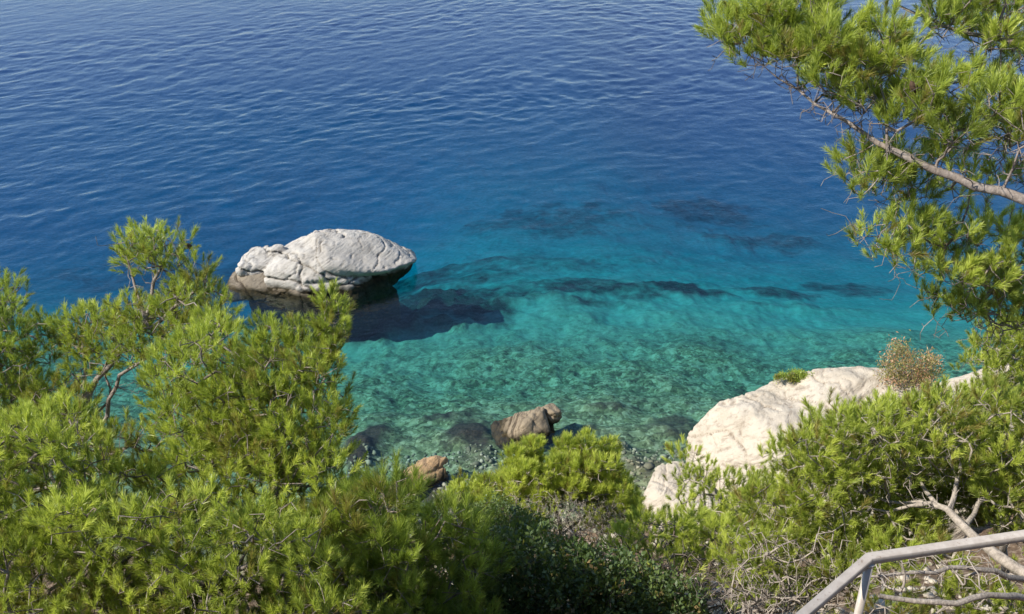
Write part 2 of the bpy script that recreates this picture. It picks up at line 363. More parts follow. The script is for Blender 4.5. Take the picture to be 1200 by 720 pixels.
tag(rock("rock_slab", [body((-2.08, 18.15, .16), (.62, .27, .13), .75, [((1,0,.6),1.0)], p=30, tilt=(-.35, -.12), fseed=5), body((-2.0, 18.0, -.08), (.5, .30, .24), .7, p=20, fseed=6)],
    .016, ROCK_TAN, (-2.05, 18.1, 0), amp=.02, seed=53, strata=(.5, .3, 1), sfreq=9, samp=.02, crack=.02, cfreq=2), "tilted tan rock slab at the water's edge", "rock")
# cream outcrop on the right
OUTCROP = tag(rock("rock_outcrop", [
    body((7.7, 18.5, .62), (3.6, 1.8, 1.80), .06, [((-1,-.15,1.15),.78), ((-1,-1,.4),.92), ((0,-1,1.2),.86), ((-1,.5,0),.98)], tilt=(-.16, -.05), fseed=21, facets=12),
    body((5.9, 17.3, .35), (1.55, 1.8, 1.5), .25, [((-1,-.3,1),.80), ((0,-1,1),.9)], tilt=(-.1, -.1), fseed=22),
    body((7.2, 15.8, .8), (1.8, 1.4, 1.15), -.1, [((-1,-.4,1),.9)], fseed=23),
    body((12.0, 19.0, .45), (2.8, 1.6, 1.45), .1, fseed=24),
    body((7.6, 18, -1), (3.2, 1.3, 1.3), .1, p=5)], .045, ROCK_CREAM, (7.2, 17.8, 0), amp=.10, seed=61, strata=(-.5, .15, .85), sfreq=3.8, samp=.052, crack=.055, cfreq=.6),
    "big cream limestone outcrop jutting into the water behind the pines", "rock")
tag(rock("boulder", [body((3.45, 16.4, .18), (.92, .9, .78), .35, [((-1,-.2,.8),.98)], tilt=(0, -.12), fseed=35, facets=8), body((3.9, 15.7, .3), (.6, .6, .6), .1, fseed=32)],
    .028, ROCK_CREAM, (3.35, 16.3, 0), amp=.06, seed=71, strata=(-.5, .2, .9), sfreq=4, samp=.045, crack=.04, cfreq=1.0), "cream boulder below the big outcrop at the shore", "rock")
#==END rocks
#==STAGE: rail
m = M("galvanised_steel"); pos = m.obj()
n = m.noise(pos, 30, 4, .6); colr = m.ramp(n, [(.3, (.37, .32, .27)), (.7, (.47, .42, .365))])
colr = m.mix(m.ramp(m.noise(pos, 55, 5, .7), [(.62, 0.0), (.70, .7)]), colr, (.16, .09, .05))
STEEL = m.pbr(colr, m.ramp(m.noise(pos, 60, 3), [(.3, .38), (.7, .55)]), None, spec=.5, metal=.15)
def tube(p0, p1, r, k=20):
    p0, p1 = np.array(p0, float), np.array(p1, float); a = p1-p0; a /= np.linalg.norm(a)
    u = np.cross(a, [0.3, .9, .1]); u /= np.linalg.norm(u); v = np.cross(a, u); th = np.arange(k)*2*math.pi/k
    ring = r*(np.cos(th)[:,None]*u + np.sin(th)[:,None]*v)
    V = np.concatenate([p0+ring, p1+ring]); i = np.arange(k); j = (i+1) % k
    return V, [np.stack([i, j, j+k, i+k], 1), i[None, ::-1].copy(), (i+k)[None]]
def square_rail(pts, hw, hh):
    """mitred rectangular tube with small chamfers along a polyline"""
    pts = [np.array(q, float) for q in pts]; c = .15
    prof = [(-1+c,-1),(1-c,-1),(1,-1+c),(1,1-c),(1-c,1),(-1+c,1),(-1,1-c),(-1,-1+c)]
    rings = []
    for i, q in enumerate(pts):
        dirs = []
        if i: dirs.append(pts[i]-pts[i-1])
        if i < len(pts)-1: dirs.append(pts[i+1]-pts[i])
        dirs = [d/np.linalg.norm(d) for d in dirs]; t = sum(dirs); t /= np.linalg.norm(t)
        k = 1/max(.4, float(t @ dirs[0])); side = np.cross(t, [0, 0, 1]); side /= np.linalg.norm(side)
        rings.append([q + side*hw*k*a + np.array([0, 0, 1])*hh*b for a, b in prof])
    V = np.concatenate(rings); n_ = 8; Fs = []
    for r in range(len(pts)-1):
        for a in range(n_): Fs.append([r*n_+a, r*n_+(a+1) % n_, (r+1)*n_+(a+1) % n_, (r+1)*n_+a])
    return V, [np.array(Fs), np.arange(n_)[None], (np.arange(n_)+(len(pts)-1)*n_)[None, ::-1].copy()]
CR = P(1018, 655, 3.35); zr = CR[2]
RRt = PZ(1200, 628, zr); RRt = CR + (RRt-CR)*2.6
RLt = PZ(938, 724, zr - .09); RLt = CR + (RLt-CR)*2.8
rl = empty("handrail", (CR[0], CR[1], gz(CR[0], CR[1])), "grey metal handrail with a mitred corner in the lower right", "railing")
org = np.array(rl.location)
V, Fs = square_rail([RLt, CR, RRt], .0165, .014); o = mesh_obj("rail", V - org, Fs, STEEL, parent=rl)
for q in (CR + (RLt-CR)*.02 + (RRt-CR)*.012, CR + (RRt-CR)*.93, CR + (RLt-CR)*.93):
    g0 = gz(q[0], q[1])
    V, Fs = tube((q[0], q[1], g0-.1), (q[0], q[1], zr-.013 - (.09 if q[1] < CR[1]-.2 else 0)), .0145); mesh_obj("post", V - org, Fs, STEEL, parent=rl, smooth=False)
    zt = zr-.013 - (.09 if q[1] < CR[1]-.2 else 0)
    V, Fs = tube((q[0], q[1], zt-.010), (q[0], q[1], zt-.001), .0175); mesh_obj("weld_collar", V - org, Fs, STEEL, parent=rl)
#==END rail
#==STAGE: trees
def bark(name, c0, c1):
    m = M(name); pos = m.obj()
    n = m.noise(m.mapping(pos, (1, 1, .35)), 38, 5, .7); n2 = m.noise(pos, 6, 3, .6)
    colr = m.mix(m.ramp(n2, [(.35, 0.0), (.65, 1.0)]), m.ramp(n, [(.3, tuple(v*.45 for v in c0)), (.6, c0)]), m.ramp(n, [(.3, tuple(v*.5 for v in c1)), (.6, c1)]))
    return m.pbr(colr, .9, m.bump(n, .02, .7), spec=.15)
BARK = bark("pine_bark", (.25, .20, .165), (.34, .30, .27))
BARK_PALE = bark("pale_bark", (.46, .40, .34), (.36, .31, .26))
BARK_DARK = bark("dark_twig_bark", (.13, .10, .08), (.2, .17, .14))
def foliage(name, dark, mid, tip, trans=.40, rough=.42):
    m = M(name); t = m.attr("tint"); a = m.attr("along")
    colr = m.ramp(t, [(0.0, (.20, .12, .05)), (.045, (.20, .13, .045)), (.07, dark), (.5, mid), (1.0, tip)])
    colr = m.mix(m.math('MULTIPLY', a, .35), colr, tip)
    d = m.add("ShaderNodeBsdfPrincipled", {"Base Color": colr, "Roughness": rough, "Specular IOR Level": .55}).outputs[0]
    tl = m.add("ShaderNodeBsdfTranslucent", {"Color": m.mix(.5, colr, (.60, .72, .07))}).outputs[0]
    return m.surf(m.add("ShaderNodeMixShader", {0: trans, 1: d, 2: tl}).outputs[0])
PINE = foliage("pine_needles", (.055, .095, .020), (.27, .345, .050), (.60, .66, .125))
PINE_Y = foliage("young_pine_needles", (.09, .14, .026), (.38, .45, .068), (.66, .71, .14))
PINE_D = foliage("shade_painted_pine_needles", (.035, .07, .016), (.14, .21, .034), (.40, .49, .085))  # darker copy of the pine green, shade put into the needle colour
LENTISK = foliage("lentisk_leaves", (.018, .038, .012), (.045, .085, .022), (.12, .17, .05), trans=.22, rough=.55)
RUSTY = foliage("salt_shrub_leaves", (.12, .19, .04), (.27, .30, .08), (.56, .30, .20), trans=.3)

def in_poly(x, y, poly):
    r = np.zeros(len(x), bool); n = len(poly); j = n-1
    for i in range(n):
        xi, yi = poly[i]; xj, yj = poly[j]
        cnd = ((yi > y) != (yj > y)) & (x < (xj-xi)*(y-yi)/((yj-yi) + 1e-9) + xi)
        r ^= cnd; j = i
    return r
def fill(poly, d0, T, spacing, rg, n=4000, dslope=0.0):
    """clump centres spread through a crown volume: outline, mean distance and thickness, kept spacing metres apart"""
    a = np.array(poly, float); lo, hi = a.min(0), a.max(0)
    x = rg.uniform(lo[0], hi[0], n); y = rg.uniform(lo[1], hi[1], n); k = in_poly(x, y, poly); x, y = x[k], y[k]
    d = d0 + rg.uniform(-.5, .5, len(x))*T + dslope*(y - a[:,1].mean())/100
    pts = []
    arr = np.zeros((0, 3))
    for xx, yy, dd in zip(x, y, d):
        q = P(xx, yy, dd)
        if q[2] < gz(q[0], q[1]) - .05: continue
        if len(arr) == 0 or np.min(np.sum((arr-q)**2, 1)) > spacing**2:
            arr = np.vstack([arr, q])
    return arr

def needles(tp, ta, tl, tt, rg, per, nl, nw, spread=(.22, .80), curve=.12):
    """needle blades: tufts at tp with shoot axis ta, shoot length tl, tint tt"""
    n = len(tp); idx = np.repeat(np.arange(n), per); N_ = len(idx)
    ax = ta[idx]; s = rg.uniform(0, 1, N_)**.8
    rnd = rg.normal(size=(N_, 3)); rad = np.cross(ax, rnd); rad /= np.linalg.norm(rad, axis=1)[:, None] + 1e-9
    th = rg.uniform(spread[0], spread[1], N_) * (1.15 - .5*s)
    dr = ax*np.cos(th)[:,None] + rad*np.sin(th)[:,None]
    dr[:, 2] += .08
    b = tp[idx] + ax*(s*tl[idx] - tl[idx]*.5)[:,None]
    ln = nl*rg.uniform(.65, 1.15, N_)*rg.uniform(.7, 1.35, n)[idx]
    wv = np.cross(dr, rg.normal(size=(N_, 3))); wv /= np.linalg.norm(wv, axis=1)[:,None] + 1e-9
    mid = b + dr*(ln*.55)[:,None]; tip = b + (dr + np.array([0, 0, -curve*.5]) + rad*curve*.5)*ln[:,None]
    hw = (nw*.5)*rg.uniform(.8, 1.2, N_)[:,None]*wv
    V = np.stack([b - hw*.7, b + hw*.7, mid + hw, mid - hw, tip + hw*.25, tip - hw*.25], 1).reshape(-1, 3)
    o = np.arange(N_)[:,None]*6
    Fq = np.concatenate([o + np.array([[0, 1, 2, 3]]), o + np.array([[3, 2, 4, 5]])])
    tint = np.clip(tt[idx] + rg.normal(size=N_)*.06, 0, 1)
    return V, Fq, np.repeat(tint, 6), np.tile([0, 0, .5, .5, 1, 1], N_)
def leaves(tp, ta, tl, tt, rg, per, ll, lw):
    n = len(tp); idx = np.repeat(np.arange(n), per); N_ = len(idx)
    ax = ta[idx] + rg.normal(size=(N_, 3))*.9; ax /= np.linalg.norm(ax, axis=1)[:,None]
    b = tp[idx] + rg.normal(size=(N_, 3))*tl[idx][:,None]*.45
    sd = np.cross(ax, rg.normal(size=(N_, 3)) + np.array([0, 0, .8])); sd /= np.linalg.norm(sd, axis=1)[:,None] + 1e-9
    k = rg.uniform(.6, 1.2, N_)[:,None]; up = np.cross(ax, sd)
    V = np.stack([b, b + ax*ll*k*.5 + sd*lw*k*.5 + up*lw*.15, b + ax*ll*k, b + ax*ll*k*.5 - sd*lw*k*.5 + up*lw*.15], 1).reshape(-1, 3)
    Fq = np.arange(N_)[:,None]*4 + np.array([[0, 1, 2, 3]])
    tint = np.clip(tt[idx] + rg.normal(size=N_)*.10, 0, 1)
    return V, Fq, np.repeat(tint, 4), np.tile([0, .4, 1, .4], N_)

class Grow:
    """balanced nearest-point growth: every target joins the nearest branch node, long detours cost extra"""
    def __init__(s, cap=60000):
        s.p = np.zeros((cap, 3)); s.L = np.zeros(cap); s.par = np.full(cap, -1); s.n = 0; s.rfix = {}
    def add(s, q, par, r=None):
        i = s.n; s.p[i] = q; s.par[i] = par; s.L[i] = 0 if par < 0 else s.L[par] + np.linalg.norm(q - s.p[par]); s.n += 1
        if r is not None: s.rfix[i] = r
        return i
    def line(s, pts, rads, par=-1, rg=None, step=.12, wob=.03):
        pts = [np.array(q, float) for q in pts]; out = []
        if par < 0: par = s.add(pts[0], -1, rads[0]); out.append(par)
        else: pts = [s.p[par].copy()] + pts; rads = [rads[0]] + list(rads)
        for a in range(len(pts)-1):
            p0 = pts[max(a-1, 0)]; p1 = pts[a]; p2 = pts[a+1]; p3 = pts[min(a+2, len(pts)-1)]
            k = max(1, int(np.linalg.norm(p2-p1)/step))
            for t in np.arange(1, k+1)/k:
                q = .5*((2*p1) + (-p0+p2)*t + (2*p0-5*p1+4*p2-p3)*t*t + (-p0+3*p1-3*p2+p3)*t**3)
                if t < 1: q = q + rg.normal(size=3)*wob*.35
                par = s.add(q, par, rads[a]*(1-t) + rads[a+1]*t); out.append(par)
        return out
    def join(s, q, rg, bf=.25, step=.09, wob=.12, sag=.1, gate=0):
        n = s.n; dist = np.linalg.norm(s.p[:n] - q, axis=1)
        cost = dist + bf*s.L[:n]
        if gate: cost[:gate] += .5
        j = int(np.argmin(cost)); d = dist[j]
        if d < 1e-3: return j
        k = max(1, int(d/step)); p0 = s.p[j].copy(); v = q - p0
        off = rg.normal(size=3)*wob*d; off[2] -= sag*d
        par = j
        for t in np.arange(1, k+1)/k:
            w_ = q if t >= 1 else p0 + v*t + off*4*t*(1-t)*.5 + rg.normal(size=3)*.016*min(1, d*4)
            par = s.add(w_, par)
        return par
    def weights(s, tipr, ex):
        n = s.n; w_ = np.zeros(n); kids = np.zeros(n, int)
        for i in range(n-1, -1, -1):
            if kids[i] == 0: w_[i] = 1
            if s.par[i] >= 0: w_[s.par[i]] += w_[i]; kids[s.par[i]] += 1
        r = tipr * w_**ex
        for i, v in s.rfix.items(): r[i] = v
        for i in range(n):
            pr = s.par[i]
            if pr >= 0 and r[i] > r[pr]*.96: r[i] = r[pr]*.96
        return w_, r
    def chains(s, r):
        n = s.n; best = np.full(n, -1); bw = np.zeros(n)
        w_ = s.w
        for i in range(n):
            pr = s.par[i]
            if pr >= 0 and (w_[i] > bw[pr] or (i in s.rfix and best[pr] not in s.rfix)) and not (best[pr] in s.rfix and i not in s.rfix): bw[pr] = w_[i]; best[pr] = i
        ch = []
        for i in range(n):
            pr = s.par[i]
            if pr < 0 or best[pr] != i:
                c_ = [pr] if pr >= 0 else []
                j = i
                while j >= 0: c_.append(j); j = best[j]
                ch.append(c_)
        return ch
def tubes(g, r, chains, kk):
    Vs, Fs, o = [], [], 0
    for c_ in chains:
        if len(c_) < 2: continue
        p = g.p[c_]; rr = r[c_].copy()
        if len(c_) > 1 and rr[0] > rr[1]*1.3: rr[0] = rr[1]*1.15
        rmax = rr.max(); k = kk if kk else (3 if rmax < .006 else 5)
        if rmax > .03: k = 10
        t = np.gradient(p, axis=0); t /= np.linalg.norm(t, axis=1)[:,None] + 1e-9
        u = np.cross(t[0], [.31, .2, .93]); u /= np.linalg.norm(u) + 1e-9; us = []
        for i in range(len(p)):
            u = u - t[i]*(u @ t[i]); u /= np.linalg.norm(u) + 1e-9; us.append(u)
        us = np.array(us); vs = np.cross(t, us); th = np.arange(k)*2*math.pi/k
        ring = p[:,None,:] + rr[:,None,None]*(np.cos(th)[None,:,None]*us[:,None,:] + np.sin(th)[None,:,None]*vs[:,None,:])
        if rmax > .02:
            ring = ring + (ring - p[:,None,:])*(.18*fbm(ring.reshape(-1,3)*12, 2, 5)).reshape(ring.shape[0], k, 1)
        Vs.append(ring.reshape(-1, 3)); a = np.arange(len(p)-1)[:,None]*k; i = np.arange(k)[None]; j = (i+1) % k
        Fs.append((np.stack([a+i, a+j, a+k+j, a+k+i], -1).reshape(-1, 4)) + o); o += len(p)*k
    return (np.concatenate(Vs), np.concatenate(Fs)) if Vs else (np.zeros((0, 3)), np.zeros((0, 4), int))

def plant(name, label, cat, base, limbs, clumps, mat, seed, rad=.26, per_clump=15, per=72, nl=.060, nw=.0028, tuft_l=.10, up=.75,
          bmat=None, kind='needle', tint=(.55, .30), tipr=.0028, ex=.42, bare=.12, group=None, cones=0, bf=.22, rust=.055, crads=None, twigs=(), flat=.8, fine=0, base_r=.07):
    bmat = bmat or BARK; rg = np.random.default_rng(seed)
    base = np.array(base, float) if len(base) == 3 else np.array([base[0], base[1], gz(base[0], base[1]) - .05])
    root = empty(name, base, label, cat, group)
    g = Grow()
    if limbs:
        first = True
        for pts, rads in limbs:
            if first: tr = g.line([base] + list(pts), [base_r] + list(rads) , -1, rg); first = False
            else:
                j = int(np.argmin(np.linalg.norm(g.p[:g.n] - np.array(pts[0]), axis=1))); g.line(pts, rads, j, rg)
    else: g.line([base, base + np.array([0, 0, .25])], [base_r, base_r*.8], -1, rg)
    g.L[:g.n] *= .3
    sk = g.n
    # clump centres first, nearest first
    dist = np.array([np.min(np.linalg.norm(g.p[:sk] - c_, axis=1)) for c_ in clumps]); order = np.argsort(dist)
    tp, ta, tt = [], [], []
    for oi in order:
        c_ = clumps[oi]; cr = rad*crads[oi]*rg.uniform(.7, 1.25)
        g.join(c_ - np.array([0, 0, cr*.35]), rg, bf)
        ct = rg.normal()*tint[1]*.85; crust = rust + (.45 if rg.uniform() < .05 else 0)
        m_ = max(4, int(per_clump*crads[oi]**1.3*(1.45 if kind == 'needle' and bare < .9 else 1)*rg.uniform(.7, 1.3)))
        dv = rg.normal(size=(m_*2, 3)); dv /= np.linalg.norm(dv, axis=1)[:,None]; dv = dv[dv[:,2] > -.35][:m_]
        for d_ in dv:
            q = c_ + d_*cr*rg.uniform(.45, 1.0)*np.array([1, 1, flat])
            e = g.join(q, rg, bf*.6, wob=.16)
            if rg.uniform() < bare: 
                continue
            a = d_*.65 + np.array([0, 0, up]) + rg.normal(size=3)*.22; a /= np.linalg.norm(a)
            tp.append(q + a*tuft_l*.4); ta.append(a); tt.append(tint[0] + ct + rg.normal()*tint[1]*.6 if rg.uniform() > crust else 0.02)
    for _ in range(fine):                                      # bare dead twigs
        c_ = clumps[rg.integers(len(clumps))]; q = c_ + rg.normal(size=3)*rad*np.array([.8, .8, .5]) - np.array([0, 0, rad*.6]); g.join(q, rg, bf*.5, step=.05, wob=.35)
    for po, d0_, T_, n_ in twigs:
        aa = np.array(po, float); k_ = 0
        while k_ < n_:
            x_, y_ = rg.uniform(aa[:,0].min(), aa[:,0].max()), rg.uniform(aa[:,1].min(), aa[:,1].max())
            if in_poly(np.array([x_]), np.array([y_]), po)[0]: g.join(P(x_, y_, d0_ + rg.uniform(-.5, .5)*T_), rg, bf*.4, step=.05, wob=.3, sag=-.1); k_ += 1
    tp = np.array(tp); ta = np.array(ta); tt = np.clip(np.array(tt), .0, 1); tt = np.where((tt > .03) & (tt < .08), .09, tt)
    tl = tuft_l*rg.uniform(.7, 1.3, len(tp))
    if kind == 'needle': V, Fq, ti, al = needles(tp, ta, tl, tt, rg, per, nl, nw)
    else: V, Fq, ti, al = leaves(tp, ta, tl, tt, rg, per, nl, nw)
    mesh_obj("crown", V - base, Fq, mat, parent=root, attrs={"tint": ti, "along": al})
    g.w, r = g.weights(tipr, ex); ch = g.chains(r)
    big = [c_ for c_ in ch if r[c_[1] if len(c_) > 1 else c_[0]] > .022]; small = [c_ for c_ in ch if not (r[c_[1] if len(c_) > 1 else c_[0]] > .022)]
    if big: V, Fq = tubes(g, r, big, 8); mesh_obj("trunk", V - base, Fq, bmat, parent=root, smooth=True)
    V, Fq = tubes(g, r, small, 0)
    if len(V): mesh_obj("branches", V - base, Fq, bmat, parent=root, smooth=True)
    for k in range(cones):
        q = tp[rg.integers(len(tp))] - np.array([0, 0, .06])
        cone(q - base, rg, root)
    return root, len(tp)
CONE_M = M("cone_scales"); CONE = CONE_M.pbr(CONE_M.ramp(CONE_M.noise(CONE_M.obj(), 60, 3), [(.3, (.035, .022, .014)), (.7, (.12, .075, .045))]), .8)
def cone(q, rg, root):
    k, rows = 10, 9; V = []
    for r_ in range(rows):
        t = r_/(rows-1); rr = .021*math.sin(math.pi*(.12+.86*t))**.8
        for i in range(k):
            a = 2*math.pi*(i + .5*(r_ % 2))/k; o_ = 1 + .25*(i % 2)
            V.append((rr*o_*math.cos(a), rr*o_*math.sin(a), -.085*(1-t)))
    V = np.array(V); i = np.arange(k); Fq = np.concatenate([np.stack([r_*k+i, r_*k+(i+1) % k, (r_+1)*k+(i+1) % k, (r_+1)*k+i], 1) for r_ in range(rows-1)])
    a = rg.uniform(0, 1.2); ca, sa = math.cos(a), math.sin(a); V = V @ np.array([[ca, 0, sa], [0, 1, 0], [-sa, 0, ca]])
    mesh_obj("pine_cone", V + q, Fq, CONE, parent=root)

RG = np.random.default_rng(99)
TOT = 0
def pt(*a): return P(*a)
def pine(label, base, limbs, polys, seed, mat=PINE, **kw):
    global TOT
    parts_ = [fill(po, d0, T, sp, np.random.default_rng(seed*7+i), dslope=ds) for i, (po, d0, T, sp, ds) in enumerate(polys)]
    cl = np.vstack(parts_); kw['crads'] = np.concatenate([np.full(len(q), min(1.0, sp*1.1/kw.get('rad', .26))) for q, (po, d0, T, sp, ds) in zip(parts_, polys)])
    root, n = plant(kw.pop('name', "pine_tree"), label, kw.pop('cat', "pine tree"), base, limbs, cl, mat, seed, **kw)
    TOT += n; print("PLANT", label, "clumps", len(cl), "tufts", n)
    return root

# 1 left-edge pine
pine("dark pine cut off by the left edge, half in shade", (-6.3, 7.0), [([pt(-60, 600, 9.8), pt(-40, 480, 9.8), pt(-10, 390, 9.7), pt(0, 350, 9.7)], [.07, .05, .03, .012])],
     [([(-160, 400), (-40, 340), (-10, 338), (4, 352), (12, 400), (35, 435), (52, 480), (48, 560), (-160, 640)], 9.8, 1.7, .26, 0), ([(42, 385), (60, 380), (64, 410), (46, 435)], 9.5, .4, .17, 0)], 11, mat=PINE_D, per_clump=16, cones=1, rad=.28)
# 2 tall open pine
pine("open crowned pine whose tip stands highest on the left, with bare grey branches below", (-3.9, 7.3),
     [([pt(100, 620, 9.0), pt(98, 480, 9.1), pt(128, 430, 9.1), pt(170, 375, 9.0), pt(180, 330, 9.0), pt(195, 300, 9.0)], [.055, .042, .034, .026, .018, .008]),
      ([pt(170, 375, 9.0), pt(158, 335, 9.0), pt(148, 300, 9.0)], [.018, .013, .008]), ([pt(175, 385, 9), pt(215, 350, 8.9), pt(240, 335, 8.9)], [.024, .016, .010]),
      ([pt(98, 480, 9.1), pt(100, 430, 9.2), pt(95, 395, 9.2)], [.022, .016, .009]), ([pt(118, 500, 9), pt(140, 440, 8.9), pt(165, 425, 8.9), pt(190, 400, 8.9)], [.022, .018, .012, .008]),
      ([pt(98, 500, 9.1), pt(128, 470, 9.2), pt(123, 440, 9.2), pt(140, 415, 9.2)], [.018, .012, .010, .006])],
     [([(150, 292), (160, 284), (195, 285), (205, 305), (195, 318), (168, 315), (150, 305)], 9.0, .7, .22, 0), ([(210, 322), (225, 315), (250, 335), (250, 350), (215, 345)], 8.9, .7, .26, 0),
      ([(98, 380), (115, 368), (160, 362), (190, 380), (165, 405), (115, 410), (98, 400)], 9.1, .9, .25, 0), ([(195, 350), (250, 345), (260, 400), (200, 420), (150, 425)], 8.9, .9, .28, 0),
      ([(90, 425), (115, 425), (105, 460), (88, 450)], 9.1, .3, .22, 0), ([(55, 450), (95, 465), (110, 520), (50, 520)], 9.2, .9, .26, 0), ([(75, 395), (95, 385), (95, 415), (78, 420)], 9.2, .4, .2, 0), ([(90, 520), (130, 500), (240, 520), (260, 600), (110, 620)], 8.9, 1.2, .34, 0)], 12, mat=PINE, twigs=[([(92, 400), (190, 395), (185, 460), (95, 470)], 9.1, .6, 110), ([(150, 300), (240, 320), (200, 380), (150, 370)], 9.0, .5, 70)], cones=4, rad=.21, per_clump=15, fine=260, bare=.22, rust=.05)
# 3 full pine, right side of the left mass
pine("dense round pine right of the open crowned one, its leader sticking up before the islet", (-1.9, 6.6),
     [([pt(330, 640, 8.0), pt(320, 540, 8.1), pt(345, 450, 8.1), pt(380, 390, 8.0), pt(383, 352, 8.0)], [.06, .05, .035, .014, .006])],
     [([(215, 410), (238, 385), (258, 390), (275, 420), (288, 470), (260, 520), (205, 500), (185, 470), (195, 430)], 8.1, 1.3, .27, 0),
      ([(288, 445), (305, 420), (325, 414), (345, 422), (370, 424), (388, 452), (398, 500), (385, 545), (330, 570), (270, 545), (280, 470)], 8.1, 1.5, .27, 0),
      ([(372, 430), (380, 356), (386, 350), (392, 362), (398, 430)], 8.0, .16, .09, 0), ([(306, 410), (312, 388), (320, 410)], 8.0, .15, .10, 0), ([(338, 410), (348, 388), (356, 412)], 8.0, .15, .10, 0),
      ([(150, 560), (220, 520), (400, 545), (400, 600), (300, 640), (180, 620)], 7.9, 1.5, .34, 0)], 13, mat=PINE, per_clump=18, rad=.22, up=1.0, cones=2)
# 4 near pine filling the lower left
pine("nearest pine filling the lower left corner with spreading tufts", (-2.9, 4.6),
     [([pt(150, 760, 6.6), pt(140, 700, 6.8), pt(110, 640, 6.9), pt(60, 560, 7.0)], [.055, .045, .03, .014]), ([pt(140, 700, 6.8), pt(250, 680, 6.7), pt(330, 640, 6.6)], [.03, .022, .012])],
     [([(-80, 510), (0, 505), (50, 490), (85, 500), (120, 560), (90, 640), (-80, 660)], 7.2, 1.4, .27, 0),
      ([(-80, 650), (60, 600), (140, 600), (220, 600), (330, 630), (400, 700), (420, 790), (-80, 790)], 6.7, 1.4, .26, 0)], 14, mat=PINE, per_clump=17, rad=.22, fine=120, cones=2)
# 5 darker pine at bottom centre-left
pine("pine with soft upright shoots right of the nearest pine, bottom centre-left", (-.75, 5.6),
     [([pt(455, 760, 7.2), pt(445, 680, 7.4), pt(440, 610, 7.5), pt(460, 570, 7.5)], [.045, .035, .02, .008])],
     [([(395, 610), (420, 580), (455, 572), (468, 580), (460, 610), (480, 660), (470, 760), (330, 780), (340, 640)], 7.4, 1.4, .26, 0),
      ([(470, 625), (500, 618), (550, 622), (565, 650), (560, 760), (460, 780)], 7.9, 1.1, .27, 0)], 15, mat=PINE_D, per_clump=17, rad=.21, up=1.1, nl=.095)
# 6 lentisk shrubs
def shrub(label, base, polys, seed, **kw):
    a = dict(name="shrub", cat="shrub", kind='leaf', per_clump=26, per=14, nl=.052, nw=.028, tuft_l=.09, rad=.21, bmat=BARK_DARK, base_r=.03, bare=.05, rust=.01, tipr=.0025)
    a.update(kw); mat = a.pop('mat', LENTISK)
    return pine(label, base, [], polys, seed, mat=mat, **a)
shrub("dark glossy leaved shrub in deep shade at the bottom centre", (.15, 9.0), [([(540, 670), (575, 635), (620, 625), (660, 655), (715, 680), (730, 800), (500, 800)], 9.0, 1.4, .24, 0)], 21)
shrub("small leafy shrub catching the sun below the bare twigged pine", (.0, 11.3), [([(555, 605), (590, 595), (640, 640), (690, 660), (700, 690), (600, 660), (560, 640)], 12.6, 1.0, .25, 0)], 22, mat=LENTISK, tint=(.75, .2), nl=.035)
# 7 centre pines
pine("bushy yellow green pine over bare grey twigs, in front of the streaked boulder", (.75, 11.0),
     [([pt(660, 665, 13.4), pt(655, 610, 13.6), pt(640, 560, 13.7)], [.035, .028, .012]), ([pt(655, 630, 13.5), pt(700, 590, 13.5), pt(715, 550, 13.5)], [.022, .016, .008]), ([pt(660, 650, 13.4), pt(610, 620, 13.4), pt(605, 570, 13.5)], [.022, .016, .008])],
     [([(600, 575), (600, 552), (626, 552), (640, 565), (655, 545), (712, 545), (722, 560), (738, 580), (745, 605), (720, 605), (690, 585), (640, 585)], 13.5, 1.3, .20, 0), ([(601, 555), (606, 528), (613, 555)], 13.4, .3, .13, 0), ([(618, 555), (627, 522), (634, 555)], 13.6, .3, .13, 0), ([(656, 550), (662, 524), (672, 550)], 13.5, .3, .13, 0), ([(678, 550), (686, 518), (694, 550)], 13.3, .3, .13, 0), ([(702, 550), (712, 526), (720, 555)], 13.6, .3, .13, 0), ([(560, 590), (625, 580), (630, 625), (570, 615)], 13.3, .8, .26, 0),
      ([(610, 570), (730, 580), (735, 630), (700, 620), (660, 600), (620, 610)], 13.6, 1.2, .42, 0)], 31, mat=PINE_Y, per_clump=12, per=56, nw=.0042, rad=.14, up=1.6, tint=(.62, .2), fine=700, bmat=BARK_PALE, tipr=.004, nl=.08)
pine("low flat topped little pine left of the bare twigged one, on pale branches", (-.55, 12.2),
     [([pt(548, 640, 14.2), pt(556, 605, 14.3), pt(560, 590, 14.3)], [.03, .02, .01])],
     [([(532, 580), (545, 570), (570, 566), (600, 570), (600, 590), (560, 588), (538, 592)], 14.3, .9, .24, 0)], 32, mat=PINE_Y, per_clump=18, per=64, nw=.0042, rad=.16, bmat=BARK_PALE, tipr=.004, fine=80, nl=.07)
# 8 feathery pines before the outcrop
pine("feathery thin pine in front of the cream boulder", (2.1, 9.4),
     [([pt(815, 690, 12.0), pt(822, 620, 12.1), pt(826, 560, 12.2)], [.03, .022, .008])],
     [([(790, 565), (800, 535), (815, 545), (850, 555), (885, 570), (880, 610), (830, 610), (800, 600)], 12.1, 1.0, .30, 0), ([(780, 620), (880, 610), (890, 650), (790, 660)], 11.8, 1.0, .33, 0)], 33, mat=PINE_Y, per_clump=11, per=76, rad=.22, up=.9, nw=.0036, tint=(.6, .2), fine=100, bmat=BARK_PALE)
pine("low spreading pine with dead twigs at its foot, just left of the railing", (1.55, 8.2),
     [([pt(800, 740, 10.2), pt(790, 690, 10.4), pt(780, 640, 10.5)], [.035, .026, .012])],
     [([(725, 630), (760, 605), (800, 610), (860, 620), (900, 640), (905, 690), (860, 690), (800, 670), (740, 665)], 10.5, 1.3, .29, 0)], 34, mat=PINE_Y, per_clump=15, per=85, rad=.22, tint=(.6, .2), fine=260, bare=.15)
